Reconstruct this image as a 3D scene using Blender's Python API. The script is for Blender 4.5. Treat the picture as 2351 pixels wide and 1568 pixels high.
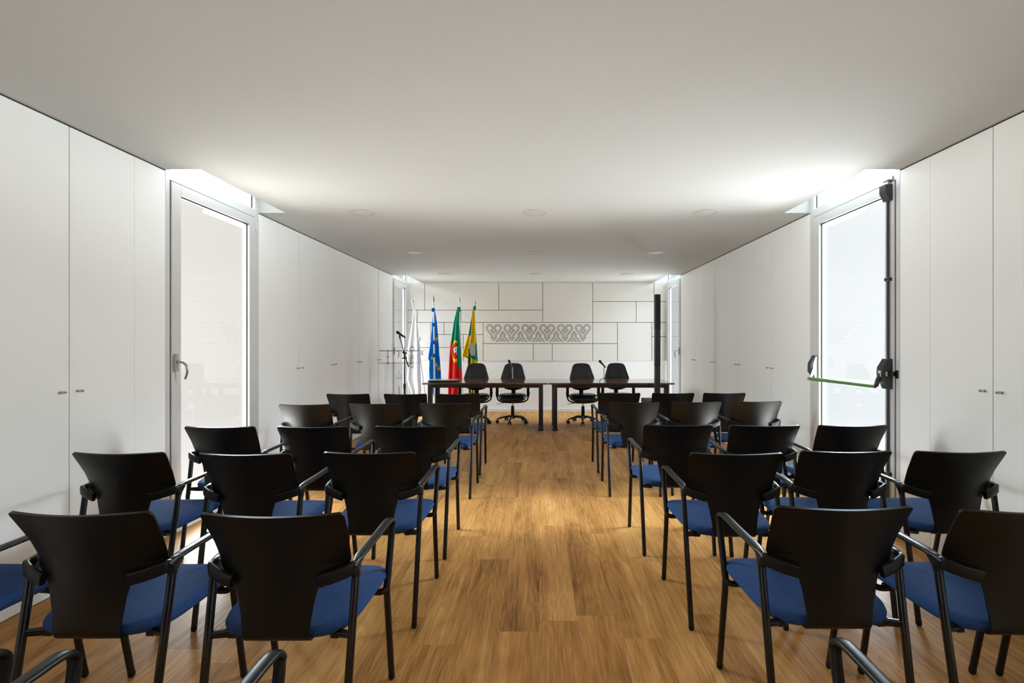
import bpy, bmesh, math, random
from mathutils import Vector, Matrix
random.seed(7)
for o in list(bpy.data.objects): bpy.data.objects.remove(o)
C = bpy.context.scene.collection
S = bpy.context.scene
PI = math.pi

# ------------------------------------------------------------------ camera
F = 1110.0; CX = 1238.0; CY = 788.0; CH = 1.347
cd = bpy.data.cameras.new('camera'); cam = bpy.data.objects.new('camera', cd); C.objects.link(cam)
cam.location = (0, 0, CH); cam.rotation_euler = (PI/2, 0, 0)
cd.sensor_width = 36; cd.lens = F/2351*36
cd.shift_x = (1175.5-CX)/2351; cd.shift_y = (CY-784)/2351
cd.clip_start = 0.05
S.cycles.max_bounces = 16; S.cycles.diffuse_bounces = 12; S.cycles.glossy_bounces = 6; S.cycles.transparent_max_bounces = 24
S.camera = cam
def at(px, py, Y): return Vector(((px-CX)*Y/F, Y, CH-(py-CY)*Y/F))

# ------------------------------------------------------------------ light
S.view_settings.view_transform = 'Standard'; S.view_settings.look = 'None'
S.view_settings.exposure = 0.0; S.view_settings.gamma = 1.0; S.view_settings.use_curve_mapping = False
W = bpy.data.worlds.new('sky'); S.world = W; W.use_nodes = True
nt = W.node_tree; nt.nodes.clear()
def wn(t, **k):
    n = nt.nodes.new(t)
    for a, b in k.items(): setattr(n, a, b)
    return n
tc = wn('ShaderNodeTexCoord'); sp = wn('ShaderNodeSeparateXYZ'); nt.links.new(tc.outputs['Generated'], sp.inputs[0])
mr = wn('ShaderNodeMapRange'); mr.inputs[1].default_value = -1; mr.inputs[2].default_value = 1
nt.links.new(sp.outputs['Z'], mr.inputs[0])
SIDE_FILL = 0.163
HZL, HZR = 0.0088, 0.0106       # sky band dimmed at eye level to keep the panes pale, left and right
def ramp(stops, tint):
    r = wn('ShaderNodeValToRGB'); nt.links.new(mr.outputs[0], r.inputs[0]); els = r.color_ramp.elements
    for k, (p, v) in enumerate(stops):
        e = els[0] if k == 0 else (els[1] if k == 1 else els.new(p)); e.position = p
        tt = tint[1] if v < 0.03 else tint[2] if p > 0.45 else tint[0]      # ground, eye level, sky
        e.color = (v*tt[0], v*tt[1], v*tt[2], 1)
    return r
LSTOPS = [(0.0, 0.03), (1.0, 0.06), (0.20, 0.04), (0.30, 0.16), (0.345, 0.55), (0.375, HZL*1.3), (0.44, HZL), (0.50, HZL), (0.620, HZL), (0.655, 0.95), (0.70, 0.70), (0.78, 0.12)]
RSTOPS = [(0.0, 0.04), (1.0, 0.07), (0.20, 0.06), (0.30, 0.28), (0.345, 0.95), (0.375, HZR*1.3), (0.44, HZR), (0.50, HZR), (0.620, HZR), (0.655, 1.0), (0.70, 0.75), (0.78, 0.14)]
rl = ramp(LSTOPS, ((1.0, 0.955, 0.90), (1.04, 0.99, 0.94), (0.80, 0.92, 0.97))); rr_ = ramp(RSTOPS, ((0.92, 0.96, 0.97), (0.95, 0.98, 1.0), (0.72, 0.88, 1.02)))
mx = wn('ShaderNodeMix', data_type='RGBA'); mr2 = wn('ShaderNodeMapRange')
mr2.inputs[1].default_value = -0.3; mr2.inputs[2].default_value = 0.3
nt.links.new(sp.outputs['X'], mr2.inputs[0]); nt.links.new(mr2.outputs[0], mx.inputs[0])
nt.links.new(rl.outputs[0], mx.inputs[6]); nt.links.new(rr_.outputs[0], mx.inputs[7])
# glow added at eye level, outside the directions seen through panes, to light walls
def wm(op, a, b_=None):
    n = wn('ShaderNodeMath', operation=op)
    for k_, q_ in enumerate((a, b_)):
        if q_ is None: continue
        if isinstance(q_, (int, float)): n.inputs[k_].default_value = q_
        else: nt.links.new(q_, n.inputs[k_])
    return n.outputs[0]
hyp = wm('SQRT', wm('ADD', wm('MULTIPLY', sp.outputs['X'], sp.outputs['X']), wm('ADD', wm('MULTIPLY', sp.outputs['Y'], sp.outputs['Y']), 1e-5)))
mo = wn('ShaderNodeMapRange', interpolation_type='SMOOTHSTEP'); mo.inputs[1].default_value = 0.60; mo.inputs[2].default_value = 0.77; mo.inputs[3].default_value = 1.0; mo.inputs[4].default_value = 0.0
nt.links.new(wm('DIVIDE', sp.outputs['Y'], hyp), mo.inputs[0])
op_ = wn('ShaderNodeVectorMath', operation='SCALE'); op_.inputs[0].default_value = tuple(SIDE_FILL*c for c in (0.97, 0.96, 0.94)); me_ = wn('ShaderNodeMapRange', interpolation_type='SMOOTHSTEP'); me_.inputs[1].default_value = 0.25; me_.inputs[2].default_value = 0.55; me_.inputs[3].default_value = 1.0; me_.inputs[4].default_value = 0.10
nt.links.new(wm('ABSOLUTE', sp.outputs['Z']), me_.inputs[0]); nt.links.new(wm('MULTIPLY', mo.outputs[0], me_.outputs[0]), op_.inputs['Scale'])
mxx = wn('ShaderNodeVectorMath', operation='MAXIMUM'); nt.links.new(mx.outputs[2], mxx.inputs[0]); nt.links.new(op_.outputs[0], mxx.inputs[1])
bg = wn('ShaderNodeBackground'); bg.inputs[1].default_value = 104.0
mb_ = wn('ShaderNodeMapRange', interpolation_type='SMOOTHSTEP'); mb_.inputs[1].default_value = -0.60; mb_.inputs[2].default_value = -0.05; mb_.inputs[3].default_value = 0.18; mb_.inputs[4].default_value = 1.0  # added dimming of the rear sky, keeps hot spots off the back wall
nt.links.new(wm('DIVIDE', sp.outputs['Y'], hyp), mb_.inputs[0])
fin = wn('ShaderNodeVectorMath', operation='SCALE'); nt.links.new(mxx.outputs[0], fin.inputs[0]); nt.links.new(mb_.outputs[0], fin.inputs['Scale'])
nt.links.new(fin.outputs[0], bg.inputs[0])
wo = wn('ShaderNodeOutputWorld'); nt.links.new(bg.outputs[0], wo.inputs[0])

# ------------------------------------------------------------------ room numbers
XL, XR, ZC, YB, YF = -2.590, 2.501, 2.55, 9.52, -2.6
NL, NR = -2.343, 2.262                     # edge of the ceiling beside the light wells
DOORS = [(-1.78, -0.67), (3.348, 4.462), (8.53, YB)]
ZT = 2.95
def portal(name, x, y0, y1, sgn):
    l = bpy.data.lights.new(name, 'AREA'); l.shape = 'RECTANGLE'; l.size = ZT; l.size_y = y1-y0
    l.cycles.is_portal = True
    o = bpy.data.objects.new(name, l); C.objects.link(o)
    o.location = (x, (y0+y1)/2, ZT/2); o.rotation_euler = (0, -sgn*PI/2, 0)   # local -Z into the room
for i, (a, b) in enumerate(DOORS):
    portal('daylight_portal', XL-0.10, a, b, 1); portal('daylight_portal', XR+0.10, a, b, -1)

# ------------------------------------------------------------------ materials
def mat(name, col, rough=0.5, metal=0.0, spec=0.5, noise=None, bump=None, sheen=0):
    m = bpy.data.materials.new(name); m.use_nodes = True
    t = m.node_tree; b = t.nodes['Principled BSDF']
    b.inputs['Base Color'].default_value = (*col, 1); b.inputs['Roughness'].default_value = rough
    b.inputs['Metallic'].default_value = metal; b.inputs['Specular IOR Level'].default_value = spec
    if sheen: b.inputs['Sheen Weight'].default_value = sheen
    if noise or bump:
        c = t.nodes.new('ShaderNodeTexCoord')
    if noise:
        sc, amt = noise
        n = t.nodes.new('ShaderNodeTexNoise'); n.inputs['Scale'].default_value = sc; n.inputs['Detail'].default_value = 4
        t.links.new(c.outputs['Object'], n.inputs['Vector'])
        r = t.nodes.new('ShaderNodeValToRGB'); t.links.new(n.outputs[0], r.inputs[0])
        r.color_ramp.elements[0].position = 0.3; r.color_ramp.elements[1].position = 0.7
        r.color_ramp.elements[0].color = (*[x*(1-amt) for x in col], 1)
        r.color_ramp.elements[1].color = (*[min(1, x*(1+amt)) for x in col], 1)
        t.links.new(r.outputs[0], b.inputs['Base Color'])
    if bump:
        sc, st = bump
        n = t.nodes.new('ShaderNodeTexNoise'); n.inputs['Scale'].default_value = sc; n.inputs['Detail'].default_value = 3
        t.links.new(c.outputs['Object'], n.inputs['Vector'])
        u = t.nodes.new('ShaderNodeBump'); u.inputs['Strength'].default_value = st; u.inputs['Distance'].default_value = 0.002
        t.links.new(n.outputs[0], u.inputs['Height']); t.links.new(u.outputs[0], b.inputs['Normal'])
    return m
M = {}
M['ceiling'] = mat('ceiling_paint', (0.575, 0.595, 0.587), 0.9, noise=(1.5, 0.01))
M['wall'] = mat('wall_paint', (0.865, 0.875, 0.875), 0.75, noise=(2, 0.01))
M['lacquer'] = mat('white_lacquer', (0.87, 0.895, 0.895), 0.38, noise=(3, 0.008))
M['carcass'] = mat('carcass_board', (0.20, 0.17, 0.14), 0.8, noise=(20, 0.1))
M['panel'] = mat('wall_panel_lacquer', (0.80, 0.785, 0.735), 0.5, noise=(2, 0.01))
M['groove'] = mat('dark_brown_groove', (0.055, 0.035, 0.025), 0.7, noise=(40, 0.1))
M['alu'] = mat('grey_aluminium', (0.62, 0.63, 0.64), 0.42, 0.2, noise=(8, 0.02))
M['gasket'] = mat('black_gasket', (0.015, 0.016, 0.02), 0.6, noise=(50, 0.1))
M['steel'] = mat('satin_steel', (0.48, 0.47, 0.43), 0.3, 0.9, noise=(30, 0.03))
M['chrome'] = mat('chrome', (0.75, 0.75, 0.75), 0.12, 1.0, noise=(30, 0.02))
M['blackplastic'] = mat('black_chair_plastic', (0.0018, 0.0018, 0.0015), 0.43, spec=0.31, noise=(25, 0.08), bump=(700, 0.15))
M['armplastic'] = mat('black_arm_plastic', (0.0055, 0.0055, 0.005), 0.36, spec=0.26, noise=(25, 0.08), bump=(500, 0.12))
M['blacktube'] = mat('black_lacquered_tube', (0.004, 0.004, 0.0045), 0.20, spec=0.40, noise=(25, 0.05))
M['leather'] = mat('black_leather', (0.016, 0.017, 0.020), 0.33, spec=0.5, noise=(30, 0.1), bump=(260, 0.25))
M['darkgrey'] = mat('dark_grey_casing', (0.030, 0.033, 0.036), 0.45, noise=(30, 0.05))
M['tableframe'] = mat('dark_table_steel', (0.018, 0.021, 0.024), 0.35, noise=(20, 0.05))
M['green'] = mat('green_push_bar', (0.10, 0.22, 0.07), 0.5, 0.0, noise=(20, 0.08))
M['label'] = mat('white_sticker', (0.75, 0.74, 0.68), 0.6, noise=(90, 0.1))
M['bluelabel'] = mat('blue_print', (0.05, 0.09, 0.25), 0.6, noise=(90, 0.1))
M['white'] = mat('white_enamel', (0.80, 0.80, 0.79), 0.35, noise=(10, 0.01))
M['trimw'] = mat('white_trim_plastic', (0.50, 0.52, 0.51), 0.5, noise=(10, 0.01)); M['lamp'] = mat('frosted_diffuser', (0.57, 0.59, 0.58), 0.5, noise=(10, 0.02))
def fabric(name, col, scale=330, amt=0.28):
    m = mat(name, col, 0.9, spec=0.2, noise=(scale, amt), bump=(900, 0.5), sheen=0.0); return m
M['blue'] = fabric('blue_seat_fabric', (0.016, 0.046, 0.135), 380, 0.45)
M['f_white'] = fabric('white_flag_satin', (0.80, 0.80, 0.80), 40, 0.02)
M['f_blue'] = fabric('blue_flag_satin', (0.0, 0.21, 0.80), 40, 0.05)
M['f_yellow'] = fabric('yellow_flag_satin', (0.90, 0.58, 0.0), 40, 0.05)
M['f_green'] = fabric('green_flag_satin', (0.008, 0.25, 0.165), 40, 0.05)
M['f_dgreen'] = fabric('dark_green_flag_satin', (0.005, 0.11, 0.06), 40, 0.05)
M['f_red'] = fabric('red_flag_satin', (0.66, 0.02, 0.015), 40, 0.05)
M['f_grey'] = fabric('grey_flag_print', (0.38, 0.39, 0.34), 60, 0.15)

# wood floor
def floor_mat():
    m = bpy.data.materials.new('oak_plank_floor'); m.use_nodes = True
    t = m.node_tree; L = t.links; b = t.nodes['Principled BSDF']
    c = t.nodes.new('ShaderNodeTexCoord')
    sep = t.nodes.new('ShaderNodeSeparateXYZ'); L.new(c.outputs['Object'], sep.inputs[0])
    def math_(op, a, v=None, w=None):
        n = t.nodes.new('ShaderNodeMath'); n.operation = op
        for i, q in enumerate((a, v, w)):
            if q is None: continue
            if isinstance(q, (int, float)): n.inputs[i].default_value = q
            else: L.new(q, n.inputs[i])
        return n.outputs[0]
    PW, PL = 0.185, 1.22
    xi = math_('DIVIDE', sep.outputs['X'], PW); col = math_('FLOOR', xi); fx = math_('FRACT', xi)
    wn1 = t.nodes.new('ShaderNodeTexWhiteNoise'); wn1.noise_dimensions = '1D'; L.new(col, wn1.inputs['W'])
    yi = math_('ADD', math_('DIVIDE', sep.outputs['Y'], PL), math_('MULTIPLY', wn1.outputs['Value'], 7.0))
    row = math_('FLOOR', yi); fy = math_('FRACT', yi)
    cmb = t.nodes.new('ShaderNodeCombineXYZ'); L.new(col, cmb.inputs[0]); L.new(row, cmb.inputs[1])
    wn2 = t.nodes.new('ShaderNodeTexWhiteNoise'); wn2.noise_dimensions = '3D'; L.new(cmb.outputs[0], wn2.inputs['Vector'])
    # per-plank offset for the grain
    off = t.nodes.new('ShaderNodeVectorMath'); off.operation = 'SCALE'; L.new(wn2.outputs['Color'], off.inputs[0]); off.inputs['Scale'].default_value = 31.0
    add = t.nodes.new('ShaderNodeVectorMath'); add.operation = 'ADD'; L.new(c.outputs['Object'], add.inputs[0]); L.new(off.outputs[0], add.inputs[1])
    def noise(scale, sx, sy, detail, dist=0.0, rough=0.5):
        mp = t.nodes.new('ShaderNodeMapping'); mp.inputs['Scale'].default_value = (sx, sy, 1); L.new(add.outputs[0], mp.inputs[0])
        n = t.nodes.new('ShaderNodeTexNoise'); n.inputs['Scale'].default_value = scale; n.inputs['Detail'].default_value = detail
        n.inputs['Distortion'].default_value = dist; n.inputs['Roughness'].default_value = rough
        L.new(mp.outputs[0], n.inputs['Vector']); return n.outputs[0]
    big = noise(1.0, 7, 0.9, 4, 0.8)
    grain = noise(1.0, 85, 2.6, 7, 0.5, 0.62)
    fine = noise(1.0, 330, 9, 3)
    # cathedral rings
    mpw = t.nodes.new('ShaderNodeMapping'); mpw.inputs['Scale'].default_value = (6.5, 0.9, 1); L.new(add.outputs[0], mpw.inputs[0])
    nz = t.nodes.new('ShaderNodeTexNoise'); nz.inputs['Scale'].default_value = 1.0; nz.inputs['Detail'].default_value = 2; L.new(mpw.outputs[0], nz.inputs['Vector'])
    ring = math_('SINE', math_('MULTIPLY', nz.outputs[0], 95.0))
    v = math_('ADD', math_('MULTIPLY', big, 0.42), math_('MULTIPLY', grain, 0.36))
    v = math_('ADD', v, math_('MULTIPLY', ring, 0.022))
    v = math_('ADD', v, math_('MULTIPLY', fine, 0.24))
    v = math_('ADD', v, math_('MULTIPLY', math_('SUBTRACT', wn2.outputs['Value'], 0.5), 0.085))
    r = t.nodes.new('ShaderNodeValToRGB'); L.new(v, r.inputs[0])
    e = r.color_ramp.elements
    e[0].position = 0.30; e[0].color = (0.130, 0.052, 0.012, 1)
    e[1].position = 0.70; e[1].color = (0.70, 0.385, 0.135, 1)
    for p, cc in ((0.40, (0.275, 0.123, 0.031, 1)), (0.49, (0.42, 0.192, 0.053, 1)), (0.58, (0.53, 0.262, 0.079, 1))):
        x = e.new(p); x.color = cc
    # knots
    vor = t.nodes.new('ShaderNodeTexVoronoi'); vor.inputs['Scale'].default_value = 1.0
    mpk = t.nodes.new('ShaderNodeMapping'); mpk.inputs['Scale'].default_value = (3.2, 1.3, 1); L.new(add.outputs[0], mpk.inputs[0]); L.new(mpk.outputs[0], vor.inputs['Vector'])
    kn = t.nodes.new('ShaderNodeMapRange'); kn.inputs[1].default_value = 0.02; kn.inputs[2].default_value = 0.10; kn.inputs[3].default_value = 0.45; kn.inputs[4].default_value = 1.0
    L.new(math_('ADD', vor.outputs['Distance'], math_('MULTIPLY', grain, 0.05)), kn.inputs[0])
    # seams
    sx = math_('MINIMUM', fx, math_('SUBTRACT', 1.0, fx)); sy = math_('MINIMUM', fy, math_('SUBTRACT', 1.0, fy))
    ex = t.nodes.new('ShaderNodeMapRange'); ex.inputs[1].default_value = 0.0; ex.inputs[2].default_value = 0.012; ex.inputs[3].default_value = 0.84; L.new(sx, ex.inputs[0])
    ey = t.nodes.new('ShaderNodeMapRange'); ey.inputs[1].default_value = 0.0; ey.inputs[2].default_value = 0.0022; ey.inputs[3].default_value = 0.78; L.new(sy, ey.inputs[0])
    k = math_('MULTIPLY', math_('MULTIPLY', ex.outputs[0], ey.outputs[0]), kn.outputs[0])
    mu = t.nodes.new('ShaderNodeVectorMath'); mu.operation = 'SCALE'; L.new(r.outputs[0], mu.inputs[0]); L.new(k, mu.inputs['Scale'])
    L.new(mu.outputs[0], b.inputs['Base Color'])
    b.inputs['Specular IOR Level'].default_value = 0.14
    rr = t.nodes.new('ShaderNodeMapRange'); rr.inputs[3].default_value = 0.56; rr.inputs[4].default_value = 0.44; L.new(grain, rr.inputs[0]); L.new(rr.outputs[0], b.inputs['Roughness'])
    bu = t.nodes.new('ShaderNodeBump'); bu.inputs['Strength'].default_value = 0.25; bu.inputs['Distance'].default_value = 0.001
    L.new(math_('MULTIPLY', grain, k), bu.inputs['Height']); L.new(bu.outputs[0], b.inputs['Normal'])
    return m
M['floor'] = floor_mat()
def veneer():
    m = bpy.data.materials.new('walnut_veneer'); m.use_nodes = True
    t = m.node_tree; b = t.nodes['Principled BSDF']; c = t.nodes.new('ShaderNodeTexCoord')
    mp = t.nodes.new('ShaderNodeMapping'); mp.inputs['Scale'].default_value = (2, 40, 40); t.links.new(c.outputs['Object'], mp.inputs[0])
    n = t.nodes.new('ShaderNodeTexNoise'); n.inputs['Scale'].default_value = 1; n.inputs['Detail'].default_value = 6; t.links.new(mp.outputs[0], n.inputs['Vector'])
    r = t.nodes.new('ShaderNodeValToRGB'); t.links.new(n.outputs[0], r.inputs[0])
    r.color_ramp.elements[0].position = 0.3; r.color_ramp.elements[0].color = (0.085, 0.032, 0.014, 1)
    r.color_ramp.elements[1].position = 0.75; r.color_ramp.elements[1].color = (0.20, 0.080, 0.036, 1)
    t.links.new(r.outputs[0], b.inputs['Base Color']); b.inputs['Roughness'].default_value = 0.14; b.inputs['Specular IOR Level'].default_value = 0.9; b.inputs['Coat Weight'].default_value = 0.5; b.inputs['Coat Roughness'].default_value = 0.06
    return m
M['veneer'] = veneer()
def glass(name, tint=(0.97, 0.98, 0.98), ior=1.5, extra=0.0):
    m = bpy.data.materials.new(name); m.use_nodes = True
    t = m.node_tree; t.nodes.clear()
    o = t.nodes.new('ShaderNodeOutputMaterial'); tr = t.nodes.new('ShaderNodeBsdfTransparent'); tr.inputs[0].default_value = (*tint, 1)
    gl = t.nodes.new('ShaderNodeBsdfGlossy'); gl.inputs['Roughness'].default_value = 0.0
    fr = t.nodes.new('ShaderNodeFresnel'); ge = t.nodes.new('ShaderNodeNewGeometry'); sw_ = t.nodes.new('ShaderNodeMapRange')
    sw_.inputs[3].default_value = ior; sw_.inputs[4].default_value = 1/ior; t.links.new(ge.outputs['Backfacing'], sw_.inputs[0]); t.links.new(sw_.outputs[0], fr.inputs['IOR'])
    n = t.nodes.new('ShaderNodeTexNoise'); n.inputs['Scale'].default_value = 0.4      # very slight waviness of the reflection
    bu = t.nodes.new('ShaderNodeBump'); bu.inputs['Strength'].default_value = 0.02; bu.inputs['Distance'].default_value = 0.01
    t.links.new(n.outputs[0], bu.inputs['Height']); t.links.new(bu.outputs[0], gl.inputs['Normal'])
    ma = t.nodes.new('ShaderNodeMath'); ma.operation = 'ADD'; ma.inputs[1].default_value = extra; t.links.new(fr.outputs[0], ma.inputs[0])
    mi = t.nodes.new('ShaderNodeMixShader'); t.links.new(ma.outputs[0], mi.inputs[0]); t.links.new(tr.outputs[0], mi.inputs[1]); t.links.new(gl.outputs[0], mi.inputs[2])
    t.links.new(mi.outputs[0], o.inputs[0]); return m
M['glass'] = glass('window_glass'); M['fglass'] = glass('window_glass_far', (0.80, 0.81, 0.81))  # far panes tinted darker to cut the daylight on the back wall
M['acrylic'] = glass('clear_acrylic', (0.93, 0.94, 0.94), extra=0.03)
M['acrylicedge'] = mat('acrylic_edge', (0.30, 0.28, 0.26), 0.2, noise=(20, 0.05))

# ------------------------------------------------------------------ mesh helpers
class MB:
    def __init__(s): s.v = []; s.f = []; s.m = []
    def add(s, vs, fs, mi=0):
        k = len(s.v); s.v += [tuple(v) for v in vs]; s.f += [tuple(i+k for i in f) for f in fs]
        s.m += (mi if isinstance(mi, list) else [mi]*len(fs))
    def box(s, x0, x1, y0, y1, z0, z1, mi=0):
        vs = [(x, y, z) for z in (z0, z1) for y in (y0, y1) for x in (x0, x1)]
        s.add(vs, [(0,2,3,1), (4,5,7,6), (0,1,5,4), (2,6,7,3), (0,4,6,2), (1,3,7,5)], mi)
    def rbox(s, x0, x1, y0, y1, z0, z1, r=0.005, seg=2, mi=0, mtx=None):
        bm = bmesh.new(); bmesh.ops.create_cube(bm, size=1)
        for v in bm.verts: v.co = Vector(((x0+x1)/2+v.co.x*(x1-x0), (y0+y1)/2+v.co.y*(y1-y0), (z0+z1)/2+v.co.z*(z1-z0)))
        bmesh.ops.bevel(bm, geom=list(bm.edges), offset=r, segments=seg, affect='EDGES', profile=0.5)
        if mtx is not None: bm.transform(mtx)
        bm.verts.index_update()
        s.add([v.co.copy() for v in bm.verts], [[v.index for v in f.verts] for f in bm.faces], mi); bm.free()
    def sweep(s, pts, rad, n=12, side=None, pw=2.0, mi=0, cap=True):
        """rounded section swept along pts; rad = list of (a, b) or one pair; side = direction of the a axis"""
        pts = [Vector(p) for p in pts]; N = len(pts)
        if not isinstance(rad, list): rad = [rad]*N
        rings = []
        prev = None
        for i, p in enumerate(pts):
            t = (pts[min(i+1, N-1)]-pts[max(i-1, 0)]).normalized()
            if side is not None: a = Vector(side)
            elif prev is not None: a = prev
            else: a = Vector((1, 0, 0)) if abs(t.x) < 0.8 else Vector((0, 1, 0))
            a = (a-t*a.dot(t)).normalized(); b = t.cross(a); prev = a
            ra, rb = rad[i] if isinstance(rad[i], tuple) else (rad[i], rad[i])
            ring = []
            for k in range(n):
                th = 2*PI*k/n; c, q = math.cos(th), math.sin(th)
                cc = math.copysign(abs(c)**(2/pw), c); qq = math.copysign(abs(q)**(2/pw), q)
                ring.append(p+a*ra*cc+b*rb*qq)
            rings.append(ring)
        vs = [v for r in rings for v in r]
        fs = [(i*n+k, i*n+(k+1) % n, (i+1)*n+(k+1) % n, (i+1)*n+k) for i in range(N-1) for k in range(n)]
        if cap: fs += [tuple(range(n))[::-1], tuple((N-1)*n+k for k in range(n))]
        s.add(vs, fs, mi)
    def tube(s, a, b, r, n=12, mi=0): s.sweep([a, b], (r, r), n=n, mi=mi)
    def lathe(s, prof, org=(0, 0, 0), n=32, axis='Z', mi=0):
        vs = []
        for r, h in prof:
            for k in range(n):
                th = 2*PI*k/n; c, q = r*math.cos(th), r*math.sin(th)
                p = {'Z': (c, q, h), 'X': (h, c, q), 'Y': (c, h, q)}[axis]
                vs.append((p[0]+org[0], p[1]+org[1], p[2]+org[2]))
        N = len(prof)
        fs = [(i*n+k, i*n+(k+1) % n, (i+1)*n+(k+1) % n, (i+1)*n+k) for i in range(N-1) for k in range(n)]
        fs += [tuple(range(n))[::-1], tuple((N-1)*n+k for k in range(n))]
        s.add(vs, fs, mi)
    def prism(s, poly, axis, a, b, mi=0):
        """poly = 2D points; extruded from a to b along axis"""
        n = len(poly)
        def P(u, v, w): return {'X': (w, u, v), 'Y': (u, w, v), 'Z': (u, v, w)}[axis]
        vs = [P(u, v, a) for u, v in poly]+[P(u, v, b) for u, v in poly]
        fs = [tuple(range(n))[::-1], tuple(range(n, 2*n))]+[(i, (i+1) % n, n+(i+1) % n, n+i) for i in range(n)]
        s.add(vs, fs, mi)
    def build(s, name, mats, parent=None, smooth=35, mtx=None):
        me = bpy.data.meshes.new(name); me.from_pydata(s.v, [], s.f)
        if not isinstance(mats, (list, tuple)): mats = [mats]
        for q in mats: me.materials.append(q)
        me.polygons.foreach_set('material_index', s.m)
        bm = bmesh.new(); bm.from_mesh(me); bmesh.ops.recalc_face_normals(bm, faces=bm.faces); bm.to_mesh(me); bm.free()
        if smooth:
            me.polygons.foreach_set('use_smooth', [True]*len(me.polygons)); me.set_sharp_from_angle(angle=math.radians(smooth))
        if mtx is not None: me.transform(mtx)
        o = bpy.data.objects.new(name, me); C.objects.link(o)
        if parent is not None: o.parent = parent
        return o
def curve_pts(ctrl, n=6):
    """Catmull-Rom through control points"""
    P = [Vector(c) for c in ctrl]; P = [2*P[0]-P[1]]+P+[2*P[-1]-P[-2]]; out = []
    for i in range(1, len(P)-2):
        for k in range(n):
            t = k/n; a, b, c, d = P[i-1:i+3]
            out.append(0.5*((2*b)+(c-a)*t+(2*a-5*b+4*c-d)*t*t+(3*b-a-3*c+d)*t**3))
    out.append(P[-2]); return out
def interp(tab, z):
    tab = sorted(tab)
    if z <= tab[0][0]: return tab[0][1]
    for (a, va), (b, vb) in zip(tab, tab[1:]):
        if z <= b: return va+(vb-va)*(z-a)/(b-a)
    return tab[-1][1]
def thing(name, label, cat, loc=(0, 0, 0), rz=0, group=None):
    o = bpy.data.objects.new(name, None); C.objects.link(o); o.location = loc; o.rotation_euler = (0, 0, rz)
    o.empty_display_size = 0.1; o['label'] = label; o['category'] = cat
    if group: o['group'] = group
    return o
def struct(o):
    o['kind'] = 'structure'; return o
def dup(root, loc, rz, label, **kw):
    r = root.copy(); C.objects.link(r); r.location = loc; r.rotation_euler = (0, 0, rz); r['label'] = label
    for ch in list(root.children):
        c = ch.copy(); C.objects.link(c); c.parent = r
        for g in ch.children:
            d = g.copy(); C.objects.link(d); d.parent = c
    return r

# ------------------------------------------------------------------ shell of the room
b = MB(); b.box(-3.1, 3.0, YF-0.2, YB+0.06, -0.12, 0.0); struct(b.build('floor', M['floor'], smooth=0))
b = MB()
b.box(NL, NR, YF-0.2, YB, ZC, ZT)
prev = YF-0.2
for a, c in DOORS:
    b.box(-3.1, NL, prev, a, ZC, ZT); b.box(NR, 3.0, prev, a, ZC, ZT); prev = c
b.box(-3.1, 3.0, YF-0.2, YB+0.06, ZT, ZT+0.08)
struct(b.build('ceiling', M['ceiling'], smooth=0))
DL = 0.022                                  # thickness of the cupboard doors
def side_wall(name, sgn, X):
    b = MB()
    def bx(d0, d1, y0, y1, z0=0.0, z1=ZC): b.box(*sorted((X+sgn*d0, X+sgn*d1)), y0, y1, z0, z1)
    for y0, y1 in ((-0.67, 3.094), (4.788, 8.222)): bx(0.14, 0.16, y0, y1)
    # flush infill panels beside the openings and the plain wall behind the camera
    for y0, y1 in ((YF, -1.78), (-0.67, 2.236), (3.094, 3.348), (4.462, 4.788), (8.222, 8.53)):
        bx(0.0, 0.07, y0, y1, 0, ZC-0.009)
    struct(b.build(name, M['lacquer'], smooth=0))
side_wall('wall_left', -1, XL); side_wall('wall_right', 1, XR)
M['dark'] = mat('dark_grey_wall', (0.12, 0.12, 0.12), 0.7, noise=(4, 0.03))
b = MB(); b.box(-2.7, 2.6, YF-0.07, YF, 0, ZC); struct(b.build('wall_front', M['dark'], smooth=0))

for nm, sg, X_ in (('gap_shade_1', -1, XL), ('gap_shade_2', 1, XR)):      # black strip added as the shade in the gap under the ceiling
    b = MB()
    for y0, y1 in ((YF, -1.78), (-0.67, 3.348), (4.462, 8.53)): b.box(*sorted((X_+sg*0.0045, X_+sg*0.020)), y0, y1, ZC-0.0086, ZC-0.0003)
    struct(b.build(nm, M['gasket'], smooth=0))
# back wall: plain plaster, proud lacquered panels in the upper part, dark joints between them
PY = YB-0.012
wb = MB(); wb.box(XL-0.05, XR+0.05, YB, YB+0.06, 0, ZT); wall_back = struct(wb.build('wall_back', M['wall'], smooth=0))
def bxz(px, py, Y=PY): p = at(px, py, Y); return p.x, p.z
X0, X1 = 938.0, 1528.0
panels = [(X0,649.4,975,712),(975,649.4,1145,712),(1145,649.4,1246,712),(1246,649.4,1361,740),(1361,649.4,1501.7,692),(1501.7,649.4,X1,692),
  (X0,712,958,740),(958,712,1058,740),(1058,712,1246,740),(1361,692,1460.8,740),(1460.8,692,X1,740),
  (X0,740,988.8,798),(988.8,740,1019.6,768),(1019.6,740,1109.3,768),(988.8,768,1063.4,798),(1063.4,768,1109.3,828.4),(X0,798,1063.4,828.4),
  (1109.3,740,1361,789),(1109.3,789,1224.5,828.4),(1224.5,789,1267.8,828.4),(1267.8,789,1361,828.4),
  (1361,740,1417.6,789),(1361,789,1417.6,828.4),(1417.6,740,1496.4,828.4),(1496.4,740,X1,772.5),(1496.4,772.5,X1,828.4)]
b = MB(); g = 0.0050
for x0, y0, x1, y1 in panels:
    a0, z1 = bxz(x0, y0); a1, z0 = bxz(x1, y1)
    a0 = XL if x0 == X0 else a0+g; a1 = XR if x1 == X1 else a1-g
    b.box(a0, a1, PY, YB-0.0021, z0+(g if y1 < 828 else 0), z1-(g if y0 > 650 else 0))
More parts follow.
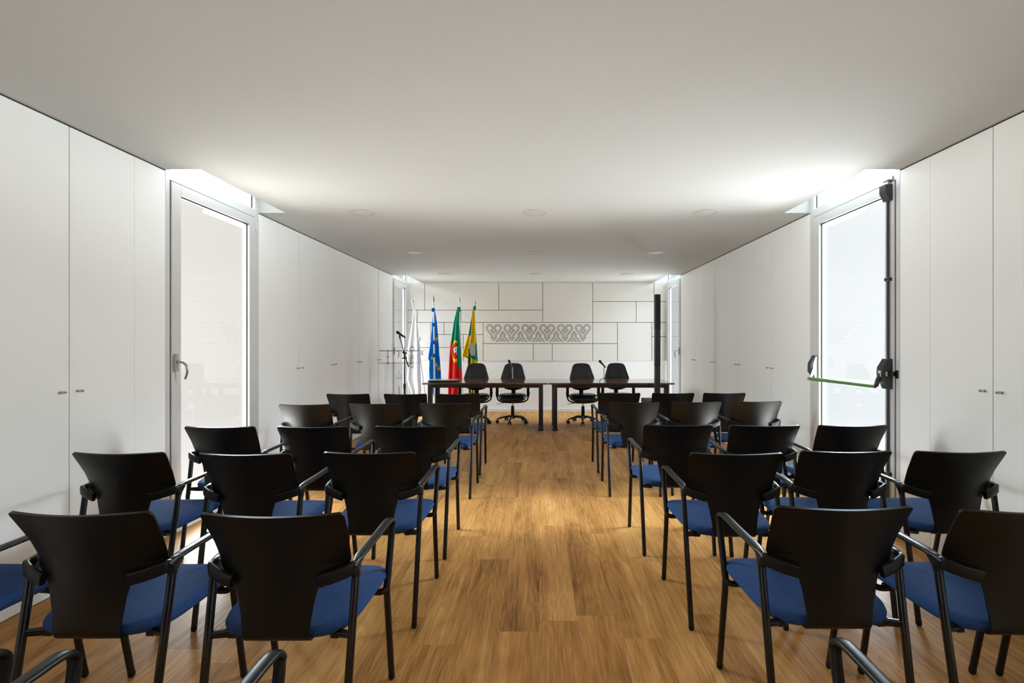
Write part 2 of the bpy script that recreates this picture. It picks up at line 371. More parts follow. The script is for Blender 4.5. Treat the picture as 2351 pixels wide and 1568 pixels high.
b.build('wall_panels', M['panel'], wall_back, smooth=0)
b = MB(); b.box(XL, XR, YB-0.002, YB-0.0005, bxz(1238, 828.4)[1], bxz(1238, 649.4)[1]); b.build('panel_joints', M['groove'], wall_back, smooth=0)
# engraved band of hearts and tents
K = 0.0005108; HZ = 16.79
def hpt(cx, x, y): p = at(cx, 730+y/HZ, PY); return (p.x+x*K, p.z)
def arc(cx, cy, r, a0, a1, n=16): return [(cx+r*math.cos(math.radians(a0+(a1-a0)*i/n)), cy+r*math.sin(math.radians(a0+(a1-a0)*i/n))) for i in range(n+1)]
h_out = [(0, 552), (-62, 484), (-44, 468)]+arc(-154, 390, 137, 35, -220, 26)+[(-100, 668), (-84, 700), (-82, 735), (-106, 752), (0, 885)]
h_in = [(0, 615), (-124, 480), (-84, 455)]+arc(-154, 390, 95, 43, -220, 24)+[(-55, 662), (-36, 695), (-32, 738), (-54, 752), (0, 820)]
t_out = [(0, 512), (-105, 640), (-80, 662), (-76, 700), (-100, 738), (-265, 922)]
t_in = [(0, 572), (-50, 632), (-36, 655), (-34, 700), (-58, 750), (-210, 922)]
t_low = [(0, 778), (-125, 922)]; t_low2 = [(0, 840), (-70, 922)]
orn = MB(); HW = 0.0042
def stroke(pts):
    P = [Vector((x, z)) for x, z in pts]; n = len(P); L, R = [], []
    for i, p in enumerate(P):
        d0 = (P[i]-P[i-1]).normalized() if i else None; d1 = (P[i+1]-P[i]).normalized() if i < n-1 else None
        if d0 is None: nn = Vector((-d1.y, d1.x)); k = 1
        elif d1 is None: nn = Vector((-d0.y, d0.x)); k = 1
        else:
            nn = (Vector((-d0.y, d0.x))+Vector((-d1.y, d1.x))); nn = nn.normalized() if nn.length > 1e-6 else Vector((-d0.y, d0.x))
            k = 1/max(0.45, nn.dot(Vector((-d1.y, d1.x))))
        L.append(p+nn*HW*k); R.append(p-nn*HW*k)
    vs = [(p.x, PY-0.0009, p.y) for p in L+R]; orn.add(vs, [(i, i+1, n+i+1, n+i) for i in range(n-1)])
def mir(pl, cx):
    left = [hpt(cx, x, y) for x, y in pl]; right = [hpt(cx, -x, y) for x, y in pl]
    stroke(left[::-1]+right[1:])
for i in range(6):
    cx = 1133.5+40.95*i
    mir(h_out, cx); mir(h_in, cx)
    if i < 5:
        for pl in (t_out, t_in, t_low, t_low2): mir(pl, cx+20.47)
orn.build('engraved_ornament', M['groove'], wall_back, smooth=0)
b = MB(); b.rbox(XL+0.001, XR-0.001, YB-0.014, YB-0.0005, 0.0, 0.066, 0.003, 1); struct(b.build('baseboard_back', M['white']))

# ------------------------------------------------------------------ cupboards along both side walls
def knob_mb():
    b = MB()   # axis +X, base at origin: stem, grip with a slot across its tip
    b.lathe([(0.0075, 0.0), (0.0075, 0.002), (0.0055, 0.004), (0.0060, 0.010), (0.0078, 0.014), (0.0082, 0.024), (0.0070, 0.026), (0.0035, 0.0265)], n=20, axis='X')
    b.box(0.0262, 0.0305, -0.0078, -0.0022, -0.0045, 0.0045); b.box(0.0262, 0.0305, 0.0022, 0.0078, -0.0045, 0.0045)
    return b
knob_mesh = None
def cupboard(sgn, X, y0, y1, label, gap=0.0022):
    global knob_mesh
    yc = (y0+y1)/2; r = thing('cupboard', label, 'cupboard', (X+sgn*0.07, yc, 0), 0, 'white built-in cupboards of the '+('left' if sgn < 0 else 'right')+' wall')
    def put(b, name, m, par, **k):
        o = b.build(name, m, par, **k); o.data.transform(Matrix.Translation((-(X+sgn*0.07), -yc, 0))); return o
    b = MB(); b.box(*sorted((X+sgn*(DL+0.002), X+sgn*0.138)), y0+0.001, y1-0.001, 0.0, ZC-0.001)
    put(b, 'carcass', M['carcass'], r, smooth=0)
    for k, (a, c) in enumerate(((y0+0.0008, yc-gap), (yc+gap, y1-0.0008))):
        b = MB(); b.rbox(*sorted((X, X+sgn*DL)), a, c, 0.004, ZC-0.009, 0.0012, 1)
        d = put(b, 'cupboard_door', M['lacquer'], r)
        ky = yc-0.052 if k == 0 else yc+0.048
        if knob_mesh is None:
            ko = knob_mb().build('knob', M['steel'], d); knob_mesh = ko.data
        else:
            ko = bpy.data.objects.new('knob', knob_mesh); C.objects.link(ko); ko.parent = d
        ko.location = (-sgn*0.07, ky-yc, 1.08)
        if sgn > 0: ko.rotation_euler = (0, 0, PI)
    return r
U = [4.788, 5.646, 6.504, 7.362, 8.222]
cupboard(-1, XL, 2.236, 3.094, 'white double cupboard nearest the camera on the left wall, before the glazed door')
cupboard(1, XR, 2.236, 3.094, 'white double cupboard nearest the camera on the right wall, before the green push bar door')
names = ['first white cupboard beyond the near glazed door', 'second white cupboard beyond the near glazed door', 'third white cupboard beyond the near glazed door', 'last white cupboard before the far glazed door']
for i in range(4):
    cupboard(-1, XL, U[i], U[i+1], names[i]+' on the left wall', 0.009 if i == 3 else 0.0022)
    cupboard(1, XR, U[i], U[i+1], names[i]+' on the right wall')

# ------------------------------------------------------------------ glazed doors
def glazed_door(idx, sgn, X, y0, y1, kind):
    """kind: 'handle', 'panic', 'far'"""
    r = bpy.data.objects.new('door_%d' % idx, None); C.objects.link(r); r.location = (X, (y0+y1)/2, 0); struct(r)
    r.empty_display_size = 0.1
    T = Matrix.Translation((-X, -(y0+y1)/2, 0))
    def bx(b, d0, d1, ya, yb, z0, z1, rr=0.002, mi=0):
        b.rbox(*sorted((X+sgn*d0, X+sgn*d1)), ya, yb, z0, z1, rr, 1, mi)
    b = MB(); f = 0.040 if y1-y0 > 1.05 else 0.036; far = 0.058
    bx(b, -0.002, 0.07, y0, y0+f, 0, ZT); bx(b, -0.002, 0.07, y1-far, y1, 0, ZT)
    bx(b, 0.0, 0.07, y0+f, y1-far, 2.494, 2.568); bx(b, 0.0, 0.07, y0+f, y1-far, ZT-0.05, ZT)
    bx(b, -0.012, 0.07, y0+f, y1-far, 0, 0.022)
    b.build('door_frame', M['alu'], r, mtx=T)
    b = MB(); ya, yb = y0+f+0.006, y1-far-0.006; s = 0.090
    bx(b, -0.010, 0.055, ya, ya+s, 0.027, 2.487); bx(b, -0.010, 0.055, yb-s, yb, 0.027, 2.487)
    bx(b, -0.010, 0.055, ya+s, yb-s, 2.411, 2.487); bx(b, -0.010, 0.055, ya+s, yb-s, 0.027, 0.11)
    leaf = b.build('door_leaf', M['alu'], r, mtx=T)
    b = MB()   # gaskets round the pane and in the joint between leaf and frame
    ga, gb, gz0, gz1 = ya+s, yb-s, 0.11, 2.411
    for (p, q, z0, z1) in ((ga, ga+0.004, gz0, gz1), (gb-0.006, gb, gz0, gz1), (ga, gb, gz1-0.008, gz1), (ga, gb, gz0, gz0+0.005)):
        b.box(*sorted((X+sgn*0.012, X+sgn*0.018)), p, q, z0, z1)
    b.box(*sorted((X+sgn*0.0012, X+sgn*0.06)), y0+f, ya, 0.022, 2.494); b.box(*sorted((X+sgn*0.0012, X+sgn*0.06)), yb, y1-far, 0.022, 2.494)
    b.box(*sorted((X+sgn*0.0012, X+sgn*0.06)), ya, yb, 2.487, 2.494)
    b.box(*sorted((X+sgn*0.015, X+sgn*0.021)), y1-far-0.022, y1-far-0.012, 2.57, ZT-0.05)
    b.build('gasket', M['gasket'], leaf, smooth=0, mtx=T)
    b = MB(); b.box(*sorted((X+sgn*0.030, X+sgn*0.036)), ga, gb, gz0, gz1); b.build('glass_pane', M['fglass' if kind == 'far' else 'glass'], leaf, smooth=0, mtx=T)
    b = MB(); b.box(*sorted((X+sgn*0.030, X+sgn*0.036)), y0+f, y1-far, 2.568, ZT-0.05); b.build('transom_pane', M['fglass' if kind == 'far' else 'glass'], r, smooth=0, mtx=T)
    if kind != 'panic':
        b = MB(); bx(b, -0.022, -0.003, y1-far-0.012, y1-far+0.012, 2.36, 2.45, 0.004); b.build('hinge', M['alu'], r, mtx=T)
        hy = ya+s*0.28; hz = 1.21
        b = MB()   # rose plate narrowing upward, and a lever that arches out and hangs down
        b.prism([(hy-0.015, hz-0.062), (hy+0.015, hz-0.062), (hy+0.017, hz+0.045), (hy+0.010, hz+0.062), (hy-0.010, hz+0.062), (hy-0.017, hz+0.045)], 'X', *sorted((X-sgn*0.010, X-sgn*0.030)))
        b.lathe([(0.011, 0), (0.011, 0.02)], (X-sgn*0.030 if sgn < 0 else X-sgn*0.050, hy+0.0, hz+0.005), n=16, axis='X')
        arcp = curve_pts([(X-sgn*0.048, hy, hz+0.005), (X-sgn*0.066, hy+0.004, hz+0.002), (X-sgn*0.085, hy+0.012, hz-0.020), (X-sgn*0.090, hy+0.016, hz-0.055), (X-sgn*0.082, hy+0.018, hz-0.090), (X-sgn*0.072, hy+0.018, hz-0.118)], 5)
        b.sweep(arcp, [(0.010-0.003*i/len(arcp), 0.011-0.004*i/len(arcp)) for i in range(len(arcp))], n=12)
        b.build('door_handle', M['steel'], leaf, mtx=T)
    else:
        bz = 1.13; by = ya+0.045
        dk = MB()  # lock case: trapezoid seen from the side
        dk.prism([(X-0.010, bz-0.107), (X-0.010, bz+0.107), (X-0.040, bz+0.107), (X-0.078, bz+0.045), (X-0.082, bz+0.0), (X-0.078, bz-0.03), (X-0.040, bz-0.107)], 'Y', by-0.030, by+0.030)
        case = dk.build('lock_case', M['darkgrey'], leaf, mtx=T)
        st = MB(); st.box(X-0.060, X-0.032, by-0.0312, by-0.0300, bz-0.015, bz+0.016); st.box(X-0.0835, X-0.0790, by-0.016, by+0.012, bz-0.020, bz+0.022)
        st.build('sticker', M['label'], case, smooth=0, mtx=T)
        st = MB(); st.box(X-0.0845, X-0.0790, by-0.010, by+0.006, bz-0.015, bz+0.001); st.build('sticker_print', M['bluelabel'], case, smooth=0, mtx=T)
        k = MB(); k.rbox(X-0.045, X-0.004, by-0.062, by-0.028, bz-0.014, bz+0.018, 0.003, 1); k.rbox(X-0.012, X-0.003, by-0.078, by-0.058, bz-0.030, bz+0.028, 0.002, 1)
        k.build('strike_plate', M['blacktube'], r, mtx=T)
        fy = yb-0.045; c2 = MB()
        c2.prism([(X-0.010, bz-0.095), (X-0.010, bz+0.107), (X-0.030, bz+0.107), (X-0.070, bz+0.035), (X-0.072, bz-0.04), (X-0.060, bz-0.05), (X-0.04, bz-0.095)], 'Y', fy-0.026, fy+0.026)
        ec = c2.build('end_case', M['darkgrey'], leaf, mtx=T)
        st = MB(); st.prism([(X-0.012, bz-0.092), (X-0.012, bz+0.100), (X-0.026, bz+0.100), (X-0.052, bz+0.032), (X-0.052, bz-0.035), (X-0.036, bz-0.092)], 'Y', fy-0.0285, fy-0.0262)
        st.build('case_side_plate', M['steel'], ec, smooth=0, mtx=T)
        # push bar and its arms
        b2 = MB(); p0 = Vector((X-0.088, by+0.03, 1.036)); p1 = Vector((X-0.078, fy-0.020, 1.030))
        b2.tube(p0, p1, 0.0155, 20); b2.build('push_bar', M['green'], leaf, mtx=T)
        ar = MB(); ar.sweep(curve_pts([(X-0.070, by+0.0, bz+0.0), (X-0.088, by+0.006, bz-0.045), (X-0.096, by+0.012, bz-0.085), (X-0.088, by+0.034, bz-0.096)], 5), (0.013, 0.016), side=(0, 1, 0), n=12)
        ar.build('bar_arm', M['darkgrey'], leaf, mtx=T)
        ar = MB(); ar.sweep([(X-0.045, fy-0.034, bz-0.005), (X-0.060, fy-0.034, bz-0.05), (X-0.078, fy-0.032, 1.034)], (0.004, 0.012), side=(0, 1, 0), n=10)
        ar.sweep([(X-0.079, fy-0.022, 1.030), (X-0.078, fy-0.002, 1.030)], (0.018, 0.018), n=16)
        ar.build('bar_arm', M['alu'], leaf, mtx=T)
        rd = MB(); rd.tube((X-0.022, by, bz+0.10), (X-0.022, by, 2.37), 0.008, 12); rd.tube((X-0.022, by, bz-0.10), (X-0.022, by, 0.05), 0.008, 12)
        rod = rd.build('locking_rod', M['darkgrey'], leaf, mtx=T)
        for z in (1.80, 0.42):
            cl = MB(); cl.rbox(X-0.036, X-0.008, by-0.026, by+0.020, z-0.012, z+0.012, 0.003, 1); cl.build('rod_guide', M['darkgrey'], rod, mtx=T)
        hb = MB(); hb.prism([(X-0.010, 2.355), (X-0.010, 2.468), (X-0.060, 2.468), (X-0.060, 2.415), (X-0.030, 2.355)], 'Y', by-0.032, by+0.032)
        hb.build('top_latch_case', M['darkgrey'], leaf, mtx=T)
        kp = MB(); kp.rbox(X-0.040, X-0.002, by-0.026, by+0.034, 2.500, 2.506, 0.001, 1); kp.rbox(X-0.009, X-0.002, by-0.026, by+0.034, 2.500, 2.530, 0.001, 1); kp.rbox(X-0.03, X-0.012, by-0.010, by+0.012, 2.468, 2.50, 0.002, 1)
        kp.build('top_keeper', M['steel'], r, mtx=T)
    return r
glazed_door(1, -1, XL, *DOORS[1], 'handle'); glazed_door(2, 1, XR, *DOORS[1], 'panic')
glazed_door(3, -1, XL, DOORS[2][0], YB-0.013, 'far'); glazed_door(4, 1, XR, DOORS[2][0], YB-0.013, 'far')
glazed_door(5, -1, XL, *DOORS[0], 'handle'); glazed_door(6, 1, XR, *DOORS[0], 'handle')

# ------------------------------------------------------------------ downlights
def downlight():
    r = thing('ceiling_downlight', 'x', 'ceiling light', (0, 0, 0), 0, 'round recessed ceiling downlights')
    b = MB(); b.lathe([(0.091, 0.0), (0.091, -0.004), (0.096, -0.006), (0.112, -0.006), (0.1185, -0.003), (0.1185, 0.0)], n=64)
    b.build('trim_ring', M['trimw'], r)
    b = MB(); b.lathe([(0.0905, 0.0), (0.0905, -0.0015), (0.086, -0.0035), (0.02, -0.0035)], n=64); b.build('diffuser', M['lamp'], r)
    return r
proto = None
for j, (yy, rn) in enumerate(((4.459, 'row nearest the camera'), (6.42, 'middle row'), (8.40, 'row above the head table'))):
    for i, (xx, cn) in enumerate(((-1.635, 'left'), (-0.045, 'centre'), (1.532, 'right'))):
        lb = 'round white recessed downlight in the ceiling, %s one of the %s' % (cn, rn)
        if proto is None: proto = downlight(); proto.location = (xx, yy, ZC); proto['label'] = lb
        else: dup(proto, (xx, yy, ZC), 0, lb)

# ------------------------------------------------------------------ audience chair  (origin: floor between the rear feet, faces +Y)
def shell_profile():
    return [(-0.037, 0.825), (-0.024, 0.76), (-0.012, 0.70), (-0.004, 0.645), (0.002, 0.59), (0.008, 0.54), (0.013, 0.49), (0.017, 0.45), (0.022, 0.430), (0.034, 0.416), (0.052, 0.411), (0.075, 0.409), (0.11, 0.409)]
HWT = [(0.409, 0.103), (0.43, 0.103), (0.48, 0.108), (0.54, 0.118), (0.588, 0.130), (0.598, 0.142), (0.614, 0.178), (0.628, 0.204), (0.65, 0.2115), (0.70, 0.214), (0.76, 0.218), (0.80, 0.2215), (0.815, 0.2215), (0.821, 0.218), (0.825, 0.211)]
WRAP = [(0.41, 0.0), (0.50, 0.05), (0.60, 0.078), (0.65, 0.084), (0.72, 0.066), (0.825, 0.031)]
def audience_chair():
    r = thing('armchair', 'x', 'chair', (0, 0, 0), 0, 'black stacking armchairs with blue seats')
    # --- back shell
    prof = [(p.y, p.z) for p in curve_pts([(0, y, z) for y, z in shell_profile()], 4)]
    dense = []
    for (y, z) in prof: dense.append((y, z))
    zs = sorted(set([round(z, 4) for y, z in dense if z > 0.431]+[0.588, 0.593, 0.598, 0.606, 0.614, 0.621, 0.628, 0.639, 0.65, 0.815, 0.818, 0.821, 0.8235, 0.825]), reverse=True)
    sp_ = sorted([(z, y) for y, z in dense if z > 0.425])
    rows = [(interp(sp_, z), z) for z in zs]+[(y, z) for y, z in dense if z <= 0.431]
    nu = 24; fr = []; bk = []; th = 0.0095
    for (y, z) in rows:
        hw = interp(HWT, z); w = interp(WRAP, z)
        for k in range(nu+1):
            u = -1+2*k/nu; x = u*hw
            fr.append(Vector((x, y+w*(abs(x)/0.2)**1.8, z)))
    n = nu+1; R = len(rows)
    def P(i, k): return fr[i*n+k]
    for i in range(R):
        for k in range(n):
            du = P(i, min(k+1, nu))-P(i, max(k-1, 0)); dv = P(min(i+1, R-1), k)-P(max(i-1, 0), k)
            nn = du.cross(dv).normalized()
            bk.append(P(i, k)+nn*th)
    m = MB(); off = R*n; fs = []
    for i in range(R-1):
        for k in range(nu):
            a = i*n+k; fs.append((a, a+1, a+n+1, a+n)); fs.append((off+a, off+a+n, off+a+n+1, off+a+1))
    for i in range(R-1):
        fs.append((i*n, (i+1)*n, off+(i+1)*n, off+i*n)); a = i*n+nu; fs.append((a, off+a, off+a+n, a+n))
    for k in range(nu):
        fs.append((k, off+k, off+k+1, k+1)); a = (R-1)*n+k; fs.append((a, a+1, off+a+1, off+a))
    m.add(fr+bk, fs); m.build('backrest', M['blackplastic'], r, smooth=50)
    # --- upholstered seat: lofted rings
    def outline(ins, ny=64):
        pts = []
        for k in range(ny):
            t = 2*PI*k/ny; c, s = math.cos(t), math.sin(t); e = 2/4.6
            u = math.copysign(abs(c)**e, c); v = math.copysign(abs(s)**e, s)
            y = 0.262+v*(0.222-ins); hw = 0.207+0.027*min(1, max(0, y/0.40))**0.8
            pts.append((u*(hw-ins), y))
        return pts
    def topz(x, y): return 0.4745-0.010*max(0, (0.30-y)/0.3)-0.016*max(0, (y-0.36)/0.12)**2-0.010*(1-(x/0.22)**2)*(1 if 0.05 < y < 0.4 else 0.4)
    layers = [(0.060, -0.046), (0.022, -0.045), (0.008, -0.038), (0.001, -0.026), (0.0, -0.018), (0.004, -0.008), (0.013, -0.001), (0.03, 0.002), (0.08, 0.004), (0.14, 0.004), (0.185, 0.004)]
    m = MB(); vs = []; ny = 64
    for ins, dz in layers:
        for (x, y) in outline(ins): vs.append((x, y, topz(x, y)-0.004+dz))
    fs = [(i*ny+k, i*ny+(k+1) % ny, (i+1)*ny+(k+1) % ny, (i+1)*ny+k) for i in range(len(layers)-1) for k in range(ny)]
    fs += [tuple(range(ny))[::-1], tuple((len(layers)-1)*ny+k for k in range(ny))]
    m.add(vs, fs); m.build('seat', M['blue'], r, smooth=60)
    # --- seat pan and the brackets to the rear legs
    m = MB(); vs = []
    for ins, z in ((0.05, 0.412), (0.030, 0.417), (0.024, 0.4235), (0.030, 0.427)):
        for (x, y) in outline(ins): vs.append((x, y, z))
    fs = [(i*ny+k, i*ny+(k+1) % ny, (i+1)*ny+(k+1) % ny, (i+1)*ny+k) for i in range(3) for k in range(ny)]
    fs += [tuple(range(ny))[::-1], tuple(3*ny+k for k in range(ny))]
    m.add(vs, fs)
    for s in (-1, 1):
        m.sweep([(s*0.150, 0.085, 0.414), (s*0.190, 0.070, 0.418), (s*0.224, 0.051, 0.424)], [(0.012, 0.016), (0.011, 0.014), (0.010, 0.012)], side=(0, 1, 0), n=10)
        m.rbox(s*0.165-0.014, s*0.165+0.014, 0.065, 0.105, 0.402, 0.424, 0.004, 1)
    m.tube((-0.20, 0.375, 0.405), (0.20, 0.375, 0.405), 0.010, 10)
    m.build('seat_pan', M['blacktube'], r)
    for s in (-1, 1):
        # --- arm: bracket on the shell, joint, arm rest, front strut and the loop under the seat
        m = MB(); a = 0.0155
        path = curve_pts([(s*0.228, 0.068, 0.628), (s*0.2285, 0.088, 0.640), (s*0.229, 0.12, 0.648), (s*0.230, 0.19, 0.650), (s*0.231, 0.29, 0.652), (s*0.232, 0.38, 0.656), (s*0.233, 0.418, 0.654), (s*0.2335, 0.440, 0.640), (s*0.2335, 0.445, 0.615), (s*0.233, 0.435, 0.56), (s*0.2325, 0.410, 0.48), (s*0.232, 0.394, 0.428), (s*0.230, 0.385, 0.405), (s*0.221, 0.377, 0.396), (s*0.200, 0.373, 0.394), (s*0.14, 0.373, 0.398)], 4)
        rad = []
        for i, p in enumerate(path):
            t = i/(len(path)-1)
            if t < 0.10: rad.append((0.011+0.02*t, 0.021-0.10*t))
            elif p.z > 0.63: rad.append((0.0165, 0.0088))
            elif p.z > 0.41: rad.append((0.0125, 0.0125))
            else: rad.append((0.0115, 0.0115))
        # frame axis turns at the loop, so split the sweep in two overlapping runs
        cut = next(i for i, p in enumerate(path) if i > 30 and p.z < 0.415)
        m.sweep(path[:cut+1], rad[:cut+1], side=(1, 0, 0), n=16, pw=2.6)
        m.sweep(path[cut-1:], rad[cut-1:], side=(0, 1, 0), n=16, pw=2.2)
        # Y-joint down to the leg collar
        m.sweep([(s*0.228, 0.092, 0.642), (s*0.2283, 0.088, 0.626), (s*0.2285, 0.083, 0.612), (s*0.2287, 0.080, 0.598)], [(0.010, 0.040), (0.012, 0.026), (0.0135, 0.0155), (0.0135, 0.0135)], side=(1, 0, 0), n=16)
        # bracket: tall flat bar that wraps behind the shell edge
        br = curve_pts([(s*0.2285, 0.098, 0.638), (s*0.2288, 0.075, 0.634), (s*0.2265, 0.062, 0.632), (s*0.209, 0.050, 0.626), (s*0.175, 0.036, 0.616), (s*0.134, 0.024, 0.607)], 4)
        rb = [(0.013+0.0065*min(1, i/7), 0.0085) for i in range(len(br))]
        m.sweep(br, rb, side=(0, 0, 1), n=16, pw=5)
        m.build('armrest', M['armplastic'], r, smooth=50)
        # --- legs
        m = MB(); m.sweep([(s*0.2287, 0.0805, 0.602), (s*0.2285, 0.079, 0.594), (s*0.225, 0.030, 0.30), (s*0.222, -0.018, 0.020)], [0.0112, 0.0125, 0.0125, 0.0125], n=16)
        rear = m.build('leg', M['blacktube'], r)
        m = MB(); m.sweep([(s*0.222, -0.018, 0.022), (s*0.2219, -0.0195, 0.008), (s*0.2218, -0.020, 0.0)], [0.0133, 0.0133, 0.009], n=16); m.build('foot_cap', M['armplastic'], rear)
        m = MB(); m.sweep([(s*0.231, 0.388, 0.415), (s*0.230, 0.396, 0.36), (s*0.227, 0.462, 0.020)], [0.0125, 0.0125, 0.0125], n=16)
        front = m.build('leg', M['blacktube'], r)
        m = MB(); m.sweep([(s*0.227, 0.462, 0.022), (s*0.2268, 0.4635, 0.008), (s*0.2267, 0.464, 0.0)], [0.0133, 0.0133, 0.009], n=16); m.build('foot_cap', M['armplastic'], front)
    return r
TOPZ = 0.825
def place(xl, xr, y):
    """chair position from the two top corners of its backrest in the photograph"""
    Ye = (CH-TOPZ)*F/(y-CY); return ((xl+xr)/2-CX)*Ye/F, Ye
CH_ = []   # (x, y, label, rz)
rown = {5: 'row nearest the tables', 4: 'second row from the tables', 3: 'third row from the tables', 2: 'fourth row from the tables', 1: 'fifth row from the tables'}
pos_l = ['left block wall side', 'left block middle', 'left block aisle side']
pos_r = ['right block aisle side', 'right block middle', 'right block wall side']
left = {1: [None, (20, 340, 1177), (456, 789, 1180)], 2: [(163, 377, 1040), (455, 665, 1042), (741, 952, 1039)],
        3: [(421, 585, 980), (635, 798, 980), (861, 1021, 979)], 4: [(639, 757, 929), (801, 917, 927), (963, 1079, 926)], 5: [(750, 846, 905), (882, 978, 905), (1005, 1100, 905)]}
right = {1: [(1787, 2093, 1164), None, None], 2: [(1588, 1796, 1041), (1840, 2049, 1036), (2103, 2313, 1037)],
         3: [(1480, 1636, 976), (1677, 1838, 977), (1880, 2040, 977)], 4: [(1402, 1513, 924), (1544, 1656, 923), (1683, 1796, 922)], 5: [(1376, 1468, 903), (1500, 1592, 903), (1616, 1712, 903)]}
for rw in (5, 4, 3, 2, 1):
    for tab, pos in ((left, pos_l), (right, pos_r)):
        for i, e in enumerate(tab[rw]):
            if e is None: continue
            x, y = place(*e); CH_.append((x, y, 'black armchair with blue seat, %s, %s' % (rown[rw], pos[i]), 0))
CH_ += [(-2.063, 1.49, 'black armchair with blue seat, fifth row from the tables, cut by the left picture edge', 0),
        (1.540, 1.509, 'black armchair with blue seat, fifth row from the tables, cut by the right picture edge', 0),
        (2.095, 1.50, 'black armchair beyond the right picture edge, only a leg showing, fifth row from the tables', 0),
        (-1.455, 0.66, 'black armchair in the rearmost row, only its armrest loop showing in the lower left corner', 0),
        (-0.825, 0.657, 'black armchair in the rearmost row left of the aisle, armrests at the bottom edge', 0),
        (0.935, 0.70, 'black armchair in the rearmost row right of the aisle, armrest at the bottom edge', 0)]
first = audience_chair()
for i, (x, y, lb, rz) in enumerate(CH_):
    if i == 0: first.location = (x, y, 0); first['label'] = lb
    else: dup(first, (x, y, 0), rz, lb)

# ------------------------------------------------------------------ head tables
def head_table(x0, x1, label):
    y0, y1 = 7.38, 8.22; xc, yc = (x0+x1)/2, (y0+y1)/2; hw, hd = (x1-x0)/2, (y1-y0)/2
    r = thing('conference_table', label, 'table', (xc, yc, 0), 0, 'head tables')
    b = MB(); b.rbox(-hw, hw, -hd, hd, 0.715, 0.740, 0.002, 1); b.build('tabletop', M['veneer'], r)
    b = MB(); lx = hw-0.105; ly0, ly1 = -hd+0.06+0.03, hd-0.21
    b.box(-lx, lx, ly0-0.015, ly0+0.015, 0.660, 0.714); b.box(-lx, lx, ly1-0.015, ly1+0.015, 0.660, 0.714)
    for s in (-1, 1): b.box(s*lx-0.015, s*lx+0.015, ly0, ly1, 0.660, 0.714)
    b.build('apron', M['tableframe'], r, smooth=0)
    for s in (-1, 1):
        for y in (ly0, ly1):
            b = MB(); b.rbox(s*lx-0.034, s*lx-0.004, y-0.03, y+0.03, 0.03, 0.714, 0.006, 2); b.rbox(s*lx+0.004, s*lx+0.034, y-0.03, y+0.03, 0.03, 0.714, 0.006, 2)
            b.box(s*lx-0.006, s*lx+0.006, y-0.02, y+0.02, 0.03, 0.714)
            b.rbox(s*lx-0.041, s*lx+0.041, y-0.037, y+0.037, 0.0, 0.032, 0.005, 1); b.build('leg', M['tableframe'], r)
    return r
head_table(-1.788, 0.131, 'left of the two long brown tables on black steel legs, a closed laptop on it')
head_table(0.139, 2.068, 'right of the two long brown tables on black steel legs, behind the column loudspeaker')

# laptop
p = at(1020, 872, 7.75)
r = thing('laptop', 'closed dark laptop lying on the left end of the left table', 'laptop', (p.x, 7.72, 0.7405))
b = MB(); b.rbox(-0.225, 0.225, -0.14, 0.15, 0.004, 0.016, 0.004, 2); b.build('base', M['gasket'], r)
b = MB(); b.rbox(-0.224, 0.224, -0.138, 0.149, 0.0175, 0.026, 0.003, 2); b.build('lid', M['steel'], r)
b = MB(); [b.rbox(x-0.012, x+0.012, y-0.006, y+0.006, 0, 0.0045, 0.001, 1) for x in (-0.19, 0.19) for y in (-0.11, 0.12)]; b.build('rubber_feet', M['gasket'], r)

